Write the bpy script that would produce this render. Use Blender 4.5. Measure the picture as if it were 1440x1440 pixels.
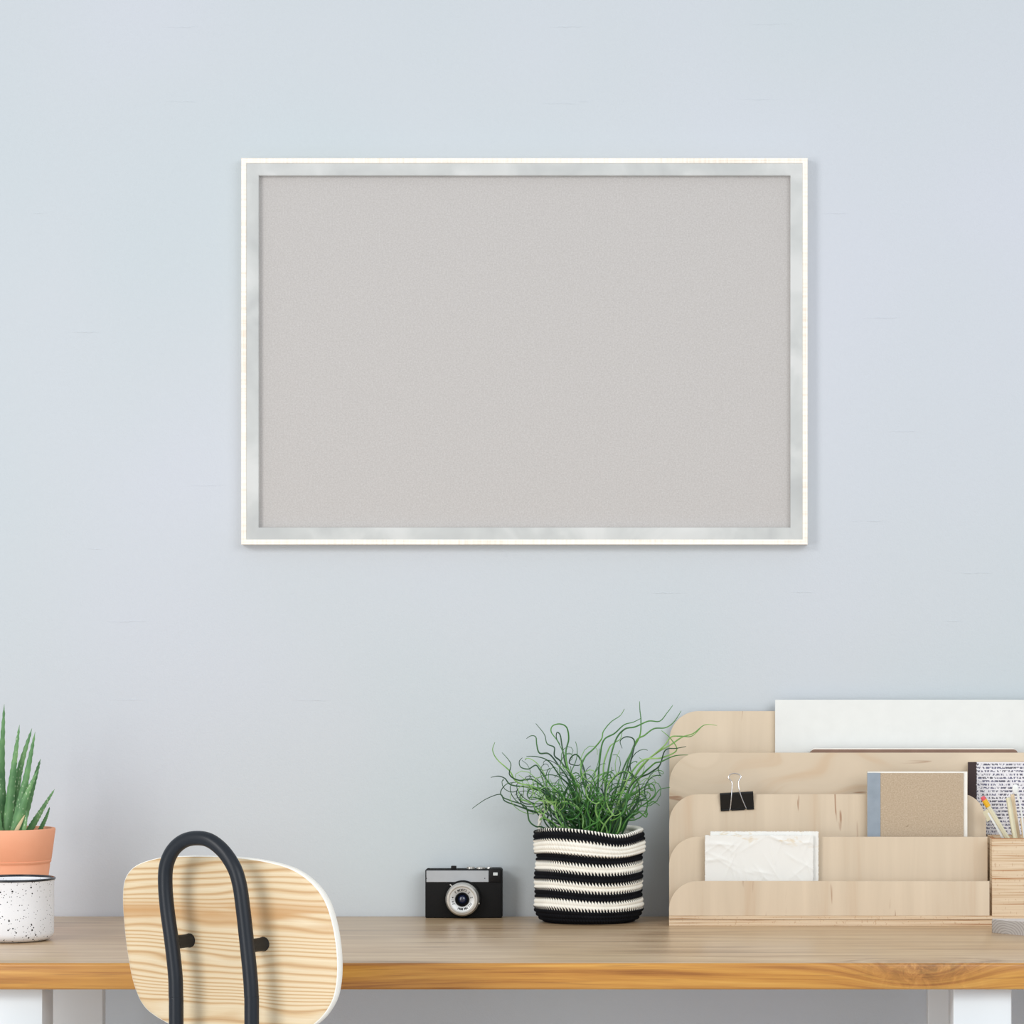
import bpy, bmesh, math, random
from mathutils import Vector, Matrix
import numpy as np
PI = math.pi
sc = bpy.context.scene
for o in list(bpy.data.objects): bpy.data.objects.remove(o)
COL = sc.collection

# ------------------------------------------------------------------ camera
F, CX, CY = 4800.0, 960.0, 883.0          # long lens, shifted: principal point at (960, 883) of 1440
D, CAMX, CAMZ = 4.4444, 0.2222, 1.115     # the wall is the plane y = 0, the desk top is z = 0.74
cam = bpy.data.objects.new('camera', bpy.data.cameras.new('camera')); COL.objects.link(cam)
cam.location = (CAMX, -D, CAMZ); cam.rotation_euler = (PI / 2, 0, 0)
cam.data.sensor_width = 36; cam.data.lens = 36 * F / 1440
cam.data.shift_x = -(CX - 720) / 1440; cam.data.shift_y = (CY - 720) / 1440
cam.data.clip_start = 0.1; cam.data.clip_end = 60
sc.camera = cam
# ------------------------------------------------------------------ world and light
w = bpy.data.worlds.new('World'); sc.world = w; w.use_nodes = True
bg = w.node_tree.nodes['Background']; bg.inputs[0].default_value = (0.93, 0.965, 1.0, 1); bg.inputs[1].default_value = 0.80
def area(name, loc, target, sx, sy, power, col):
    l = bpy.data.lights.new(name, 'AREA'); l.shape = 'RECTANGLE'; l.size = sx; l.size_y = sy
    l.energy = power; l.color = col; l.spread = math.radians(100)
    o = bpy.data.objects.new(name, l); COL.objects.link(o); o.location = loc
    o.rotation_euler = (Vector(target) - Vector(loc)).to_track_quat('-Z', 'Y').to_euler()
    return o
area('window_daylight', (-2.4, -3.4, 2.5), (0, -.3, .55), 1.2, 1.0, 14, (1.0, 0.98, 0.955))
area('room_daylight', (2.1, -3.7, 2.3), (0.1, -.3, .5), 2.4, 1.9, 17, (0.97, 0.985, 1.0))
area('low_fill_light', (-3.3, -4.6, .8), (0, -.1, .7), 1.8, 1.2, 14, (1.0, 0.99, 0.97))  # added fill lamp to lift the wall under the desk, no window there
vs = sc.view_settings
vs.view_transform = 'Standard'; vs.look = 'None'; vs.gamma = 1; vs.use_curve_mapping = False; vs.exposure = -0.06

# ------------------------------------------------------------------ helpers
def at(px, py, Y):
    d = D + Y
    return Vector((CAMX + (px - CX) * d / F, Y, CAMZ - (py - CY) * d / F))
def lin(c):
    return tuple((v / 255 / 12.92 if v / 255 <= .04045 else ((v / 255 + .055) / 1.055) ** 2.4) for v in c) + (1,)
W = {}
def thing(name, label, cat, loc, group=None):
    o = bpy.data.objects.new(name, None); COL.objects.link(o); o.location = loc; o.empty_display_size = .02
    o['label'] = label; o['category'] = cat
    if group: o['group'] = group
    W[o.name] = Vector(loc); return o
def tag(o, label=None, cat=None, group=None, kind=None):
    if label: o['label'] = label
    if cat: o['category'] = cat
    if group: o['group'] = group
    if kind: o['kind'] = kind
    return o
def finish(name, me, mats, parent, sharp=38):
    if not isinstance(mats, (list, tuple)): mats = [mats]
    for m in mats: me.materials.append(m)
    o = bpy.data.objects.new(name, me); COL.objects.link(o)
    if parent is not None:
        Wp = W[parent.name]; me.transform(Matrix.Translation(-Wp)); o.parent = parent; W[o.name] = Wp
    else:
        co = np.array([v.co for v in me.vertices]); lo = co.min(0); hi = co.max(0)
        base = Vector(((lo[0] + hi[0]) / 2, (lo[1] + hi[1]) / 2, lo[2]))
        me.transform(Matrix.Translation(-base)); o.location = base; W[o.name] = base
    return o
def obj(name, bm, mats, parent=None, sharp=38, recalc=True):
    if recalc: bmesh.ops.recalc_face_normals(bm, faces=bm.faces)
    a = math.radians(sharp)
    for f in bm.faces: f.smooth = True
    for e in bm.edges:
        if len(e.link_faces) == 2 and e.calc_face_angle(0) > a: e.smooth = False
    me = bpy.data.meshes.new(name); bm.to_mesh(me); bm.free()
    return finish(name, me, mats, parent)
def box(bm, x0, x1, y0, y1, z0, z1, bev=0, seg=2, mi=0):
    r = bmesh.ops.create_cube(bm, size=1)
    vs_ = r['verts']
    for v in vs_:
        v.co = Vector(((x0 + x1) / 2 + v.co.x * (x1 - x0), (y0 + y1) / 2 + v.co.y * (y1 - y0), (z0 + z1) / 2 + v.co.z * (z1 - z0)))
    fs = set(f for v in vs_ for f in v.link_faces)
    for f in fs: f.material_index = mi
    if bev:
        es = list(set(e for v in vs_ for e in v.link_edges))
        bmesh.ops.bevel(bm, geom=es, offset=bev, segments=seg, profile=.5, affect='EDGES')
    return bm
def nbox(*a, **k): return box(bmesh.new(), *a, **k)
def prism(bm, pts, y0, y1, bev=0, seg=1, mi=0):
    """pts: (x, z) outline, extruded from y0 to y1"""
    a = [bm.verts.new((x, y0, z)) for x, z in pts]; b = [bm.verts.new((x, y1, z)) for x, z in pts]
    n = len(pts); fs = [bm.faces.new(a), bm.faces.new(b[::-1])]
    for i in range(n): fs.append(bm.faces.new((a[i], b[i], b[(i + 1) % n], a[(i + 1) % n])))
    for f in fs: f.material_index = mi
    if bev:
        es = [e for f in fs[:2] for e in f.edges]
        bmesh.ops.bevel(bm, geom=es, offset=bev, segments=seg, profile=.5, affect='EDGES')
    return bm
def prism_z(bm, pts, z0, z1, bev=0, seg=2):
    a = [bm.verts.new((x, y, z0)) for x, y in pts]; b = [bm.verts.new((x, y, z1)) for x, y in pts]
    n = len(pts); fs = [bm.faces.new(a), bm.faces.new(b[::-1])]
    for i in range(n): fs.append(bm.faces.new((a[i], b[i], b[(i + 1) % n], a[(i + 1) % n])))
    if bev:
        es = [e for f in fs[:2] for e in f.edges]
        bmesh.ops.bevel(bm, geom=es, offset=bev, segments=seg, profile=.5, affect='EDGES')
    return bm
def lathe(bm, prof, c, axis='z', n=64, mi=0, close=False):
    """prof: (r, h) list; axis 'z' goes up, 'y' goes away from the camera"""
    rings = []
    for r, h in prof:
        ring = []
        if r < 1e-7:
            p = (c[0], c[1], c[2] + h) if axis == 'z' else (c[0], c[1] + h, c[2])
            ring = [bm.verts.new(p)]
        else:
            for i in range(n):
                t = 2 * PI * i / n
                p = (c[0] + r * math.cos(t), c[1] + r * math.sin(t), c[2] + h) if axis == 'z' else (c[0] + r * math.cos(t), c[1] + h, c[2] + r * math.sin(t))
                ring.append(bm.verts.new(p))
        rings.append(ring)
    pr = list(zip(rings, rings[1:]))
    if close: pr.append((rings[-1], rings[0]))
    for A, B in pr:
        for i in range(n):
            j = (i + 1) % n
            if len(A) == 1 and len(B) == 1: continue
            if len(A) == 1: f = bm.faces.new((A[0], B[i], B[j]))
            elif len(B) == 1: f = bm.faces.new((A[i], A[j], B[0]))
            else: f = bm.faces.new((A[i], A[j], B[j], B[i]))
            f.material_index = mi
    return bm
def catmull(P, n=8, closed=False):
    P = [Vector(p) for p in P]; out = []; L = len(P)
    rng = range(L) if closed else range(L - 1)
    for i in rng:
        if closed: a, b, c, d = P[i - 1], P[i], P[(i + 1) % L], P[(i + 2) % L]
        else: a, b, c, d = P[max(i - 1, 0)], P[i], P[i + 1], P[min(i + 2, L - 1)]
        for k in range(n):
            t = k / n
            out.append(.5 * ((2 * b) + (c - a) * t + (2 * a - 5 * b + 4 * c - d) * t * t + (3 * b - a - 3 * c + d) * t ** 3))
    if not closed: out.append(P[-1])
    return out
def tube(bm, P, r, n=8, caps=True, closed=False, mi=0):
    """sweep; r a number or a list"""
    P = [Vector(p) for p in P]; L = len(P)
    R = r if isinstance(r, (list, tuple)) else [r] * L
    T = []
    for i in range(L):
        a = P[(i - 1) % L] if closed else P[max(i - 1, 0)]; b = P[(i + 1) % L] if closed else P[min(i + 1, L - 1)]
        T.append((b - a).normalized())
    N = T[0].orthogonal().normalized(); rings = []
    for i in range(L):
        N = (N - T[i] * N.dot(T[i]))
        N = N.normalized() if N.length > 1e-6 else T[i].orthogonal().normalized()
        B = T[i].cross(N)
        rings.append([bm.verts.new(P[i] + (N * math.cos(2 * PI * k / n) + B * math.sin(2 * PI * k / n)) * R[i]) for k in range(n)])
    for i in range(L if closed else L - 1):
        A, B_ = rings[i], rings[(i + 1) % L]
        for k in range(n):
            f = bm.faces.new((A[k], A[(k + 1) % n], B_[(k + 1) % n], B_[k])); f.material_index = mi
    if caps and not closed:
        for ring in (rings[0][::-1], rings[-1]):
            f = bm.faces.new(ring); f.material_index = mi
    return bm

# ------------------------------------------------------------------ materials
class G:
    def __init__(s, name):
        s.m = bpy.data.materials.new(name); s.m.use_nodes = True; s.t = s.m.node_tree
        s.b = s.t.nodes['Principled BSDF']; s.c = None
    def n(s, typ, **kw):
        nd = s.t.nodes.new(typ)
        for k, v in kw.items():
            if k.startswith('i_'):
                key = k[2:]; key = int(key) if key.isdigit() else key.replace('_', ' ')
                if hasattr(v, 'links') or isinstance(v, bpy.types.NodeSocket): s.t.links.new(v, nd.inputs[key])
                else: nd.inputs[key].default_value = v
            else: setattr(nd, k, v)
        return nd
    def co(s, scale=(1, 1, 1), loc=(0, 0, 0), kind='Object'):
        tc = s.n('ShaderNodeTexCoord'); mp = s.n('ShaderNodeMapping')
        s.t.links.new(tc.outputs[kind], mp.inputs['Vector']); mp.inputs['Scale'].default_value = scale; mp.inputs['Location'].default_value = loc
        return mp.outputs[0]
    def noise(s, v, scale=1, detail=2, rough=.5, dist=0, out=0):
        return s.n('ShaderNodeTexNoise', i_Vector=v, i_Scale=scale, i_Detail=detail, i_Roughness=rough, i_Distortion=dist).outputs[out]
    def math(s, op, a, b=0.0, c=0.0, clamp=False):
        nd = s.t.nodes.new('ShaderNodeMath'); nd.operation = op; nd.use_clamp = clamp
        for i, v in enumerate((a, b, c)):
            if isinstance(v, bpy.types.NodeSocket): s.t.links.new(v, nd.inputs[i])
            else: nd.inputs[i].default_value = v
        return nd.outputs[0]
    def ramp(s, f, stops, interp='LINEAR'):
        nd = s.n('ShaderNodeValToRGB'); s.t.links.new(f, nd.inputs[0]); cr = nd.color_ramp; cr.interpolation = interp
        while len(cr.elements) < len(stops): cr.elements.new(.5)
        for e, (p, c) in zip(cr.elements, stops):
            e.position = p; e.color = lin(c) if len(c) == 3 else c
        return nd.outputs[0]
    def mix(s, f, a, b, mode='MIX'):
        nd = s.t.nodes.new('ShaderNodeMix'); nd.data_type = 'RGBA'; nd.blend_type = mode
        for key, v in ((0, f), (6, a), (7, b)):
            if isinstance(v, bpy.types.NodeSocket): s.t.links.new(v, nd.inputs[key])
            else: nd.inputs[key].default_value = v if key == 0 else (lin(v) if len(v) == 3 else v)
        return nd.outputs[2]
    def bump(s, h, strength=.3, dist=.001):
        nd = s.n('ShaderNodeBump', i_Strength=strength, i_Distance=dist); s.t.links.new(h, nd.inputs['Height'])
        s.t.links.new(nd.outputs[0], s.b.inputs['Normal'])
    def done(s, col=None, rough=.5, metal=0, spec=None, coat=0, coat_r=.1):
        if isinstance(col, bpy.types.NodeSocket): s.t.links.new(col, s.b.inputs['Base Color'])
        elif col is not None: s.b.inputs['Base Color'].default_value = lin(col)
        if isinstance(rough, bpy.types.NodeSocket): s.t.links.new(rough, s.b.inputs['Roughness'])
        else: s.b.inputs['Roughness'].default_value = rough
        s.b.inputs['Metallic'].default_value = metal
        if spec is not None: s.b.inputs['Specular IOR Level'].default_value = spec
        s.b.inputs['Coat Weight'].default_value = coat; s.b.inputs['Coat Roughness'].default_value = coat_r
        return s.m
def plain(name, col, rough=.5, metal=0, spec=None, var=0, bump=0, bscale=400, coat=0):
    g = G(name); c = col
    n = g.noise(g.co(), 60, 3)
    if var:
        c = g.ramp(n, [(.25, tuple(max(0, v - var) for v in col)), (.75, tuple(min(255, v + var) for v in col))])
    if bump: g.bump(g.noise(g.co(), bscale, 3), bump, .0006)
    return g.done(c, rough, metal, spec, coat)

# painted plaster wall
g = G('wall_paint'); v = g.co()
c = g.ramp(g.noise(v, 1.6, 2), [(.3, (195, 205, 209)), (.5, (200, 206, 211)), (.7, (203, 207, 215))])
fine = g.noise(v, 420, 2); mid = g.noise(v, 110, 3)
g.bump(g.math('ADD', fine, mid), .16, .0012)
M_wall = g.done(c, .62, spec=.25)
M_floor = None
g = G('floor_boards'); v = g.co((1, 6, 1)); M_floor = g.done(g.ramp(g.noise(v, 3, 4), [(.3, (226, 226, 228)), (.7, (238, 238, 239))]), .45)

DESKX = .05                                # x of the tabletop's origin
# oak desktop with a knot in the front edge
KX = at(1297, 1362, -.62).x
def oak(name, c0, c1, c2, c3, pore, kstr):
  g = G(name); tc = g.n('ShaderNodeTexCoord'); sep = g.n('ShaderNodeSeparateXYZ'); g.t.links.new(tc.outputs['Object'], sep.inputs[0])
  X, Y_, Z_ = sep.outputs
  low = g.noise(g.co((2.2, 9, 9)), 1, 2)
  dx = g.math('DIVIDE', g.math('SUBTRACT', X, KX - DESKX), .058)
  dz = g.math('DIVIDE', g.math('SUBTRACT', Z_, .737), .022)
  dy = g.math('MULTIPLY', g.math('ADD', Y_, .3127), 22)
  r2 = g.math('ADD', g.math('ADD', g.math('MULTIPLY', dx, dx), g.math('MULTIPLY', dz, dz)), g.math('MULTIPLY', dy, dy))
  kn = g.math('POWER', 2.718, g.math('MULTIPLY', r2, -1.0))
  zc = g.math('ADD', g.math('ADD', g.math('MULTIPLY', Z_, 1.0), g.math('MULTIPLY', low, .03)), g.math('MULTIPLY', kn, .045))
  yc = g.math('ADD', Y_, g.math('MULTIPLY', low, .05))
  cmb = g.n('ShaderNodeCombineXYZ'); g.t.links.new(g.math('MULTIPLY', X, 3.0), cmb.inputs[0]); g.t.links.new(g.math('MULTIPLY', yc, 42), cmb.inputs[1]); g.t.links.new(g.math('MULTIPLY', zc, 150), cmb.inputs[2])
  gr = g.noise(cmb.outputs[0], 1, 5, .6)
  col = g.ramp(gr, [(.30, c0), (.45, c1), (.60, c2), (.75, c3)])
  pores = g.noise(g.co((14, 500, 700)), 1, 2)
  col = g.mix(g.math('MULTIPLY', g.ramp(pores, [(.58, (0, 0, 0)), (.72, (255, 255, 255))]), .4), col, pore)
  kcol = g.ramp(g.noise(g.co((60, 60, 60)), 1, 5, .7, 1.5), [(.38, (92, 56, 30)), (.56, (158, 104, 54)), (.7, (200, 150, 88))])
  col = g.mix(g.math('MULTIPLY', kn, kstr), col, kcol)
  g.bump(gr, .15, .0008)
  return g.done(col, .30, spec=.6)

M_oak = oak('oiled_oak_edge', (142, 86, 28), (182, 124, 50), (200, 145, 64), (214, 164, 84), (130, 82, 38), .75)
M_oak_sheen = oak('oak_top_sheen_tint', (158, 126, 92), (190, 160, 124), (204, 177, 141), (216, 193, 160), (144, 112, 80), .3)  # same oak, grazing wall reflection painted in as a paler colour

def birch(name, axis='z', base=(215, 198, 174), seed=0, dark=(208, 184, 156)):
    g = G(name)
    sc_ = {'z': (34, 34, 2.2), 'x': (2.6, 30, 22)}[axis]
    v = g.co(sc_, (seed * 3.7, seed, seed * 1.3))
    if axis == 'x':
        wv = g.noise(g.co((5, 5, 9), (seed, 0, 0)), 1, 2); tc = g.n('ShaderNodeVectorMath', operation='ADD')
        g.t.links.new(v, tc.inputs[0]); cb = g.n('ShaderNodeCombineXYZ'); g.t.links.new(g.math('MULTIPLY', wv, 4.5), cb.inputs[2]); g.t.links.new(cb.outputs[0], tc.inputs[1]); v = tc.outputs[0]
    n1 = g.noise(v, 1, 4, .55, .4)
    lt = tuple(min(255, c + 9) for c in base)
    col = g.ramp(n1, [(.28, dark), (.45, base), (.7, lt)])
    s2 = {'z': (90, 90, 9), 'x': (9, 90, 70)}[axis]
    fl = g.noise(g.co(s2, (seed * 2, 0, seed)), 1, 2, .4, 1.2)
    col = g.mix(g.math('MULTIPLY', g.ramp(fl, [(.72, (0, 0, 0)), (.78, (255, 255, 255))]), .65), col, (150, 95, 58))
    g.bump(n1, .1, .0005)
    return g.done(col, .5, spec=.35)
M_birch = [birch('birch_veneer_%d' % i, 'z', seed=i * 2.1) for i in range(3)]
M_birch_h = birch('birch_veneer_wavy', 'x', seed=9.4, dark=(206, 176, 142))
def ply(name, scale=520, seed=0, lo=(150, 96, 58)):
    g = G(name); v = g.co((5, 5, scale), (0, 0, seed))
    n1 = g.noise(v, 1, 2, .6)
    col = g.ramp(n1, [(.35, lo), (.41, (208, 180, 146)), (.50, (222, 200, 170)), (.62, (228, 208, 180)), (.70, (190, 150, 110))])
    teeth = g.noise(g.co((420, 420, scale * .5)), 1, 1)
    col = g.mix(g.math('MULTIPLY', g.ramp(teeth, [(.66, (0, 0, 0)), (.70, (255, 255, 255))]), .35), col, (176, 128, 84))
    g.bump(n1, .25, .0006)
    return g.done(col, .6, spec=.3)
M_ply = ply('plywood_edge', 560, 3.1); M_ply_box = ply('plywood_layers', 330, 1.7, (172, 118, 76))

# pine chair veneer: strong horizontal grain
g = G('pine_veneer'); tc = g.n('ShaderNodeTexCoord'); sep = g.n('ShaderNodeSeparateXYZ'); g.t.links.new(tc.outputs['Object'], sep.inputs[0])
X, Y_, Z_ = sep.outputs
warp = g.noise(g.co((4.2, 4.2, 9)), 1, 2, .5)
zz = g.math('ADD', Z_, g.math('MULTIPLY', g.math('SUBTRACT', warp, .5), .030))
zlow = g.noise(g.co((.4, .4, 20)), 1, 1)
ph = g.math('ADD', g.math('MULTIPLY', zz, 165), g.math('MULTIPLY', zlow, 11))
saw = g.math('FRACT', ph)
col = g.ramp(saw, [(0, (202, 164, 116)), (.14, (224, 202, 164)), (.50, (228, 210, 178)), (.74, (216, 186, 142)), (.90, (188, 146, 98)), (1, (202, 164, 116))])
fib = g.noise(g.co((12, 12, 900)), 1, 2)
col = g.mix(.22, col, g.ramp(fib, [(.3, (204, 172, 130)), (.7, (232, 216, 186))]))
bd = g.math('DIVIDE', g.math('SUBTRACT', zz, .8085), .0100); bm_ = g.math('POWER', 2.718, g.math('MULTIPLY', g.math('MULTIPLY', bd, bd), -1.0))
br = g.ramp(g.noise(g.co((7, 7, 45)), 1, 2), [(.36, (0, 0, 0)), (.46, (255, 255, 255))])
col = g.mix(g.math('MULTIPLY', g.math('MULTIPLY', bm_, br), .95), col, (200, 156, 106))
g.bump(fib, .08, .0004)
M_pine = g.done(col, .5, spec=.35)
M_pine_edge = plain('backrest_edge', (252, 248, 238), .5, var=4)
M_blacktube = plain('black_powder_coat', (17, 24, 33), .4, spec=.4)
M_blackrod = plain('black_rubber', (14, 14, 15), .6)
M_white_leg = plain('white_lacquer', (217, 222, 225), .35)

# ------------------------------------------------------------------ the setting
wl = obj('wall_back', nbox(-3.2, 3.2, 0, .12, 0, 2.8), M_wall); tag(wl, kind='structure')
fl = obj('floor', nbox(-3.2, 3.2, -7.5, .12, -.1, 0), M_floor); tag(fl, kind='structure')
# faint trowel ridges in the paint
rnd = random.Random(5)
ridges = [(257, 38, 60), (797, 38, 60), (1083, 34, 66), (255, 143, 60), (820, 143, 16), (790, 146, 60), (1067, 140, 60), (57, 300, 26), (1175, 300, 44), (120, 467, 46), (1240, 447, 62), (290, 683, 62), (1270, 607, 52), (1224, 733, 60), (133, 772, 24), (400, 770, 30), (940, 834, 60), (1130, 833, 44), (1370, 806, 62), (180, 874, 70), (1340, 874, 30), (180, 984, 64), (440, 985, 60)]
bm = bmesh.new()
for px, py, L in ridges:
    n = 9; P = []
    for i in range(n):
        t = i / (n - 1); p = at(px - L / 2 + L * t, py + rnd.uniform(-.7, .7), 0); P.append((p.x, .0003, p.z))
    rr = [.0003 + .00055 * math.sin(PI * (i / (n - 1))) * rnd.uniform(.4, 1) for i in range(n)]
    tube(bm, P, rr, 6)
obj('plaster_ridge', bm, M_wall, wl)

# ------------------------------------------------------------------ desk
ZT = .74
desk = thing('desk', 'long desk with an oiled oak worktop and white square legs against the wall', 'desk', (DESKX, -.31, 0))
bm = nbox(-.86, .98, -.6227, -.004, ZT - .0302, ZT)
es = [e for e in bm.edges]
bmesh.ops.bevel(bm, geom=es, offset=.0035, segments=3, profile=.5, affect='EDGES')
# the tabletop's own origin keeps x = DESKX
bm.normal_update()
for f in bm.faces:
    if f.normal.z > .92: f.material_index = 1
top = obj('tabletop', bm, [M_oak, M_oak_sheen], desk)
LW = .0665
for (cxp, yf) in ((18.5, -.600), (1381.5, -.600)):
    p = at(cxp, 1400, yf)
    for yy in (yf, -.2):
        bm = nbox(p.x - LW / 2, p.x + LW / 2, yy, yy + (LW if yy == yf else .022), 0, ZT - .0302, .003)
        obj('leg', bm, M_white_leg, desk)

# ------------------------------------------------------------------ framed pin board
M_cream = None
g = G('whitewashed_wood'); n1 = g.noise(g.co((6, 60, 260)), 1, 4)
n2 = g.noise(g.co((260, 60, 6)), 1, 4)
M_cream = g.done(g.ramp(g.math('MULTIPLY', g.math('ADD', n1, n2), .5), [(.36, (240, 228, 212)), (.48, (250, 243, 232)), (.64, (252, 249, 243))]), .5, spec=.3)
g = G('brushed_silver_leaf'); n1 = g.noise(g.co((16, 16, 16)), 1, 3, .5, .6)
M_silver = g.done(g.ramp(n1, [(.28, (186, 188, 187)), (.5, (199, 201, 199)), (.7, (213, 214, 212))]), .5, spec=.35)
g = G('grey_felt'); n1 = g.noise(g.co(), 520, 3, .7); n0 = g.noise(g.co(), 9, 2)
n1b = g.noise(g.co(), 1500, 1)
cc = g.ramp(n1, [(.25, (181, 177, 174)), (.5, (192, 188, 185)), (.75, (203, 200, 198))])
g.bump(n1, .25, .0005); M_felt = g.done(cc, .9, spec=.1)
YB = -.019
board = thing('pin_board', 'large framed grey pin board hanging on the pale blue wall', 'notice board', (at(737, 766, 0).x, -.001, at(737, 766, YB).z))
a = at(339, 222, YB); b = at(1136, 766, YB)
def frame_ring(x0, x1, z0, z1, prof, mi=0):
    """prof: list of (inset, y); mitred frame"""
    bm = bmesh.new(); rings = []
    for ins, y in prof:
        rings.append([bm.verts.new(p) for p in ((x0 + ins, y, z0 + ins), (x1 - ins, y, z0 + ins), (x1 - ins, y, z1 - ins), (x0 + ins, y, z1 - ins))])
    k = len(rings)
    for i in range(k):
        A, B = rings[i], rings[(i + 1) % k]
        for j in range(4): bm.faces.new((A[j], A[(j + 1) % 4], B[(j + 1) % 4], B[j]))
    return bm
bm = frame_ring(a.x, b.x, b.z, a.z, [(0, -.0006), (0, -.0185), (.0008, -.0195), (.0028, -.0195), (.0033, -.0191), (.0038, -.0195), (.0062, -.0192), (.0068, -.0186), (.0068, -.0006)])
obj('outer_frame', bm, M_cream, board, sharp=20)
bm = frame_ring(a.x, b.x, b.z, a.z, [(.0068, -.0008), (.0068, -.0178), (.009, -.0182), (.0212, -.0165), (.0222, -.0160), (.0226, -.015), (.0226, -.0008)])
obj('inner_frame', bm, M_silver, board, sharp=20)
bm = nbox(a.x + .0215, b.x - .0215, -.0085, -.003, b.z + .0215, a.z - .0215)
obj('felt_panel', bm, M_felt, board)

# ------------------------------------------------------------------ desk organiser
XL = .2050; ZB = ZT + .0125
YT = [-.148, -.115, -.082, -.049, -.014]
ZTOP = [.7963, .8500, .9024, .9543, 1.0070]
XR = [.6085, .6090, .6100, .745, .745]
TH = .0042
org = thing('desk_organiser', 'tiered birch plywood desk organiser with five rounded dividers on the desk', 'organiser', (.45, -.08, ZT))
bm = nbox(XL, .745, -.148, -.008, ZT, ZB - .0052, .0003, 1); obj('base_board', bm, M_ply, org)
bm = nbox(XL, .745, -.148, -.008, ZB - .0048, ZB, .0003, 1); obj('base_board', bm, M_ply, org)
def divider(x0, x1, z0, z1, r, rr):
    pts = [(x0, z0), (x1, z0)]
    if rr:
        for k in range(11):
            t = PI / 2 * k / 10; pts.append((x1 - rr + rr * math.cos(t), z1 - rr * 1.25 + rr * 1.25 * math.sin(t)))
    else: pts += [(x1, z1)]
    for k in range(15):
        t = PI / 2 + PI / 2 * k / 14; pts.append((x0 + r + r * math.cos(t), z1 - r + r * math.sin(t)))
    return pts
RT = [.036, .036, .037, .040, .038]
for i in range(5):
    bm = prism(bmesh.new(), divider(XL, XR[i], ZB, ZTOP[i], RT[i], .030 if i == 2 else 0), YT[i], YT[i] + TH, .0004)
    m = M_birch_h if i == 3 else M_birch[i % 3]
    obj('divider', bm, m, org)

# pencil box standing on the organiser's base
bx = thing('pencil_box', 'square pencil box of layered plywood standing at the right end of the organiser', 'pencil holder', (.66, -.105, ZB))
x0, x1, y0, y1, z0, z1 = .6120, .7020, -.1455, -.0665, ZB, .8500
bm = bmesh.new()
t = .0042
o_ = [(x0, y0), (x1, y0), (x1, y1), (x0, y1)]; i_ = [(x0 + t, y0 + t), (x1 - t, y0 + t), (x1 - t, y1 - t), (x0 + t, y1 - t)]
vo0 = [bm.verts.new((*p, z0)) for p in o_]; vo1 = [bm.verts.new((*p, z1)) for p in o_]
vi1 = [bm.verts.new((*p, z1)) for p in i_]; vi0 = [bm.verts.new((*p, z0 + .006)) for p in i_]
bm.faces.new(vo0); bm.faces.new(vi0)
for k in range(4):
    j = (k + 1) % 4
    bm.faces.new((vo0[k], vo0[j], vo1[j], vo1[k])); bm.faces.new((vo1[k], vo1[j], vi1[j], vi1[k])); bm.faces.new((vi1[k], vi1[j], vi0[j], vi0[k]))
obj('box_body', bm, M_ply_box, bx, sharp=20)

# ---- things in the slots
def M_paper(name, c, var=4, bump=0): return plain(name, c, .7, var=var, bump=bump)
M_sheet = plain('white_board_paper', (230, 232, 229), .6, var=2, bump=.1)
p = at(1090, 984, -.020)
bm = nbox(p.x, .735, -.0212, -.0152, ZB, p.z, .0003, 1)
tag(obj('white_drawing_board', bm, M_sheet), 'wide blank white board standing in the rearmost slot of the organiser', 'board')
# brown notebook with rounded corners
bn = thing('brown_notebook', 'brown covered notebook with rounded corners barely rising from the slot before the white board', 'notebook', (.52, -.034, ZB))
zt = at(1140, 1053.6, -.040).z
def rrect(x0, x1, z0, z1, r, n=8):
    pts = []
    for (cx_, cz_, s) in ((x1 - r, z1 - r, 0), (x0 + r, z1 - r, 1), (x0 + r, z0 + r, 2), (x1 - r, z0 + r, 3)):
        for k in range(n + 1):
            t_ = PI / 2 * (s + k / n); pts.append((cx_ + r * math.cos(t_), cz_ + r * math.sin(t_)))
    return pts
xl_, xr_ = at(1139, 0, -.04).x, at(1431, 0, -.04).x
M_brown = plain('brown_card_cover', (132, 104, 88), .6, var=5); M_pages = plain('page_edges', (244, 242, 234), .7, var=4)
obj('cover', prism(bmesh.new(), rrect(xl_, xr_, ZB, zt, .006), -.0440, -.0425), M_brown, bn)
obj('pages', prism(bmesh.new(), rrect(xl_ + .0008, xr_ - .0008, ZB, zt + .0012, .006), -.0424, -.0325), M_pages, bn)
obj('cover', prism(bmesh.new(), rrect(xl_, xr_, ZB, zt, .006), -.0324, -.0310), M_brown, bn)

# patterned notebook
g = G('woven_print_cover'); tc = g.n('ShaderNodeTexCoord'); sep = g.n('ShaderNodeSeparateXYZ'); g.t.links.new(tc.outputs['Object'], sep.inputs[0])
X, Y_, Z_ = sep.outputs
rz = g.math('DIVIDE', Z_, .0043); row = g.math('FLOOR', rz); fr = g.math('FRACT', rz)
cb = g.n('ShaderNodeCombineXYZ'); g.t.links.new(g.math('MULTIPLY', X, 620), cb.inputs[0]); g.t.links.new(g.math('MULTIPLY', row, 7.3), cb.inputs[1]); g.t.links.new(g.math('MULTIPLY', fr, 1.1), cb.inputs[2])
dn = g.noise(cb.outputs[0], 1, 1)
band = g.math('MULTIPLY', g.math('GREATER_THAN', fr, .22), g.math('LESS_THAN', fr, .80))
dash = g.ramp(dn, [(.44, (0, 0, 0)), (.52, (255, 255, 255))])
hue = g.ramp(g.noise(g.co((40, 1, 300)), 1, 1), [(.4, (70, 72, 112)), (.6, (40, 40, 58))])
M_weave = g.done(g.mix(g.math('MULTIPLY', g.math('MULTIPLY', band, dash), .88), (236, 234, 238), hue), .6)
pn = thing('patterned_notebook', 'notebook with a blue and white woven print cover and dark brown spine behind the pencils', 'notebook', (.68, -.056, ZB))
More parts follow.
